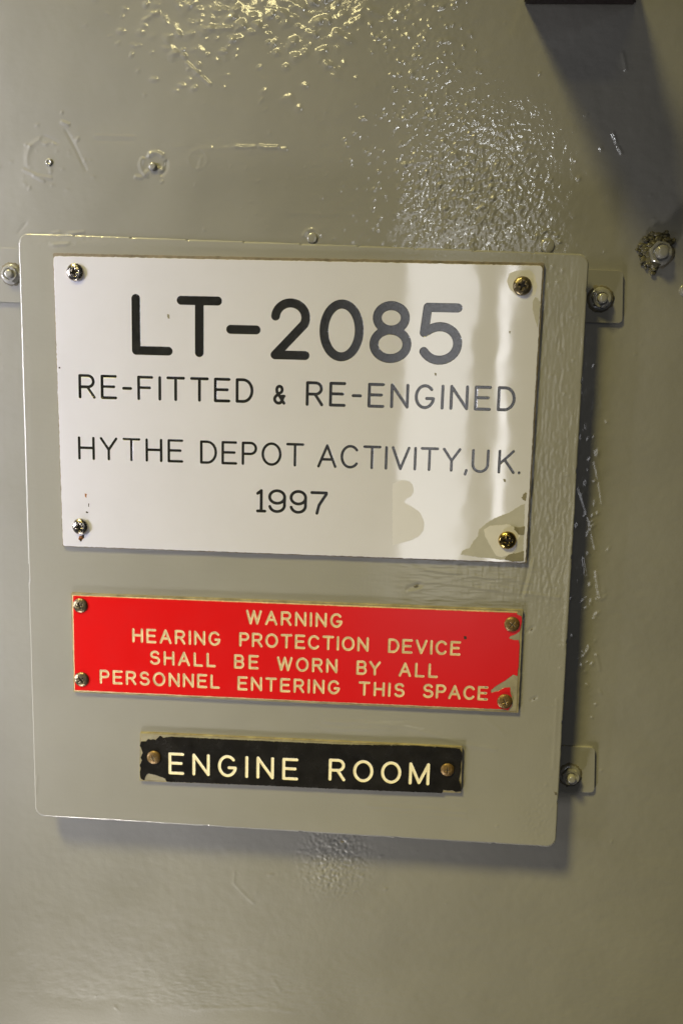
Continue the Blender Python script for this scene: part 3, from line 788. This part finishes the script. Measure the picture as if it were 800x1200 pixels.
bolt(668, 910, ZT, 7.2, 6.0, 4.5, 3.1, 8.0, 'painted bolt on the lower right tab of the board', 84)
bolt(12, 321, ZT, 6.4, 5.2, 3.6, 3.0, 5.0, 'painted bolt at the left edge of the board, partly cut off by the picture', 87)
cb, co = bolt(773, 296, ZW, 8.0, 7.2, 5.0, 4.3, 9.0, 'painted bolt with crusty sealant around it, right of the board', 90)
bm = bmesh.new()
for k in range(90):
    t = rng.uniform(math.radians(40), math.radians(262)); r = 6.2 + 7.0 * rng.random() ** 1.6
    cx, cy = r * math.cos(t), r * math.sin(t)
    rad = rng.uniform(0.9, 2.2) * (1.15 - (r - 6.5) / 12)
    m4 = Matrix.Translation(Vector((cx, -rng.uniform(0, 1.6) - 0.2, cy)) / 1000) @ Matrix.Diagonal(Vector((rad * rng.uniform(.7, 1.3), rad * rng.uniform(.7, 1.2), rad * rng.uniform(.7, 1.3), 1000))) 
    ret = bmesh.ops.create_icosphere(bm, subdivisions=2, radius=0.001, matrix=Matrix.Translation(Vector((cx, -rng.uniform(0, 1.6) - .2, cy)) / 1000) @ Matrix.Diagonal((rad * rng.uniform(.8, 1.8), rad * rng.uniform(.35, .75), rad * rng.uniform(.7, 1.4), 1)))
    for vv in ret['verts']: vv.co += Vector(rng.normal(0, 0.00022, 3).tolist())
me = bpy.data.meshes.new('sealant'); bm.to_mesh(me); bm.free()
me.materials.append(M_CRUST); me.polygons.foreach_set('use_smooth', [True] * len(me.polygons))
so = bpy.data.objects.new('sealant', me); COL.objects.link(so); so.parent = cb

def rivet(x, y, r, hgt, label, seed, hole=0.0):
    c = U(x, y, ZW + hgt * .5); o = (c[0], c[1], ZW)
    prof = [(r, -0.5), (r, hgt * .35), (r * .9, hgt * .75), (r * .7, hgt), (r * .4, hgt * 1.05), (r * .12, hgt * 1.05)]
    if hole: prof = prof[:4] + [(r * .5, hgt * .95), (r * .42, hgt * (1 - hole)), (r * .1, hgt * (1 - hole))]
    v, fc = lathe(prof, 32, (), 0.015, seed)
    ob = mesh_obj('rivet', v + np.array(o), fc, M_WALL, None, o, smooth=True)
    return meta(ob, label, 'rivet', 'painted over rivets on the wall')
rivet(179, 195, 2.6, 1.7, 'small painted stud in a cracked ring of paint, above the white sign', 101)
rivet(57.5, 190, 2.3, 0.9, 'flat painted rivet near the upper left corner of the picture', 102, 0.3)
rivet(366, 279, 3.4, 0.7, 'painted rivet just above the middle of the board top edge', 103)
rivet(641, 288, 4.6, 0.6, 'painted rivet head just above the right end of the board top edge', 104)
rivet(802, 340, 3.6, 1.0, 'painted rivet cut by the right edge of the picture', 105)

# ================================================================== DARK BRACKET AT THE TOP
def bracket():
    a_ = U(613, 6.5, ZW); b_ = U(745, 4.5, ZW)
    x0, x1 = a_[0], b_[0]; y0 = (a_[1] + b_[1]) / 2; H = 46; D = 88
    o = ((x0 + x1) / 2, y0, ZW)
    r_ = empty('bracket', o, 'dark brown bracket jutting from the wall at the top edge of the picture', 'bracket')
    def bx_(name, xa, xb, ya, yb, za, zb, bev, taper=0.0):
        bm = bmesh.new()
        bmesh.ops.create_cube(bm, size=1)
        for v_ in bm.verts:
            xr = xb - taper * (.5 - v_.co.y)
            p = np.array([xa + (v_.co.x + .5) * (xr - xa), ya + (v_.co.z + .5) * (yb - ya), za + (.5 - v_.co.y) * (zb - za)]) - np.array(o)
            v_.co = Vector(W3(p).tolist())
        bmesh.ops.bevel(bm, geom=list(bm.edges), offset=bev / 1000, segments=3, affect='EDGES')
        m_ = bpy.data.meshes.new(name); bm.to_mesh(m_); bm.free(); m_.materials.append(M_DARK)
        ob = bpy.data.objects.new(name, m_); COL.objects.link(ob); ob.parent = r_
    bx_('shelf_plate', x0, x1, y0, y0 + 12, ZW - 0.5, ZW + D, 1.2, 30.0)
    bx_('back_plate', x0 + 2, x1 - 2, y0 + 12.2, y0 + H, ZW - 0.5, ZW + 6, 1.0)
    bx_('web', (x0 + x1) / 2 - 4, (x0 + x1) / 2 + 4, y0 + 12.2, y0 + H - 4, ZW + 6.2, ZW + D - 12, 1.0)
bracket()
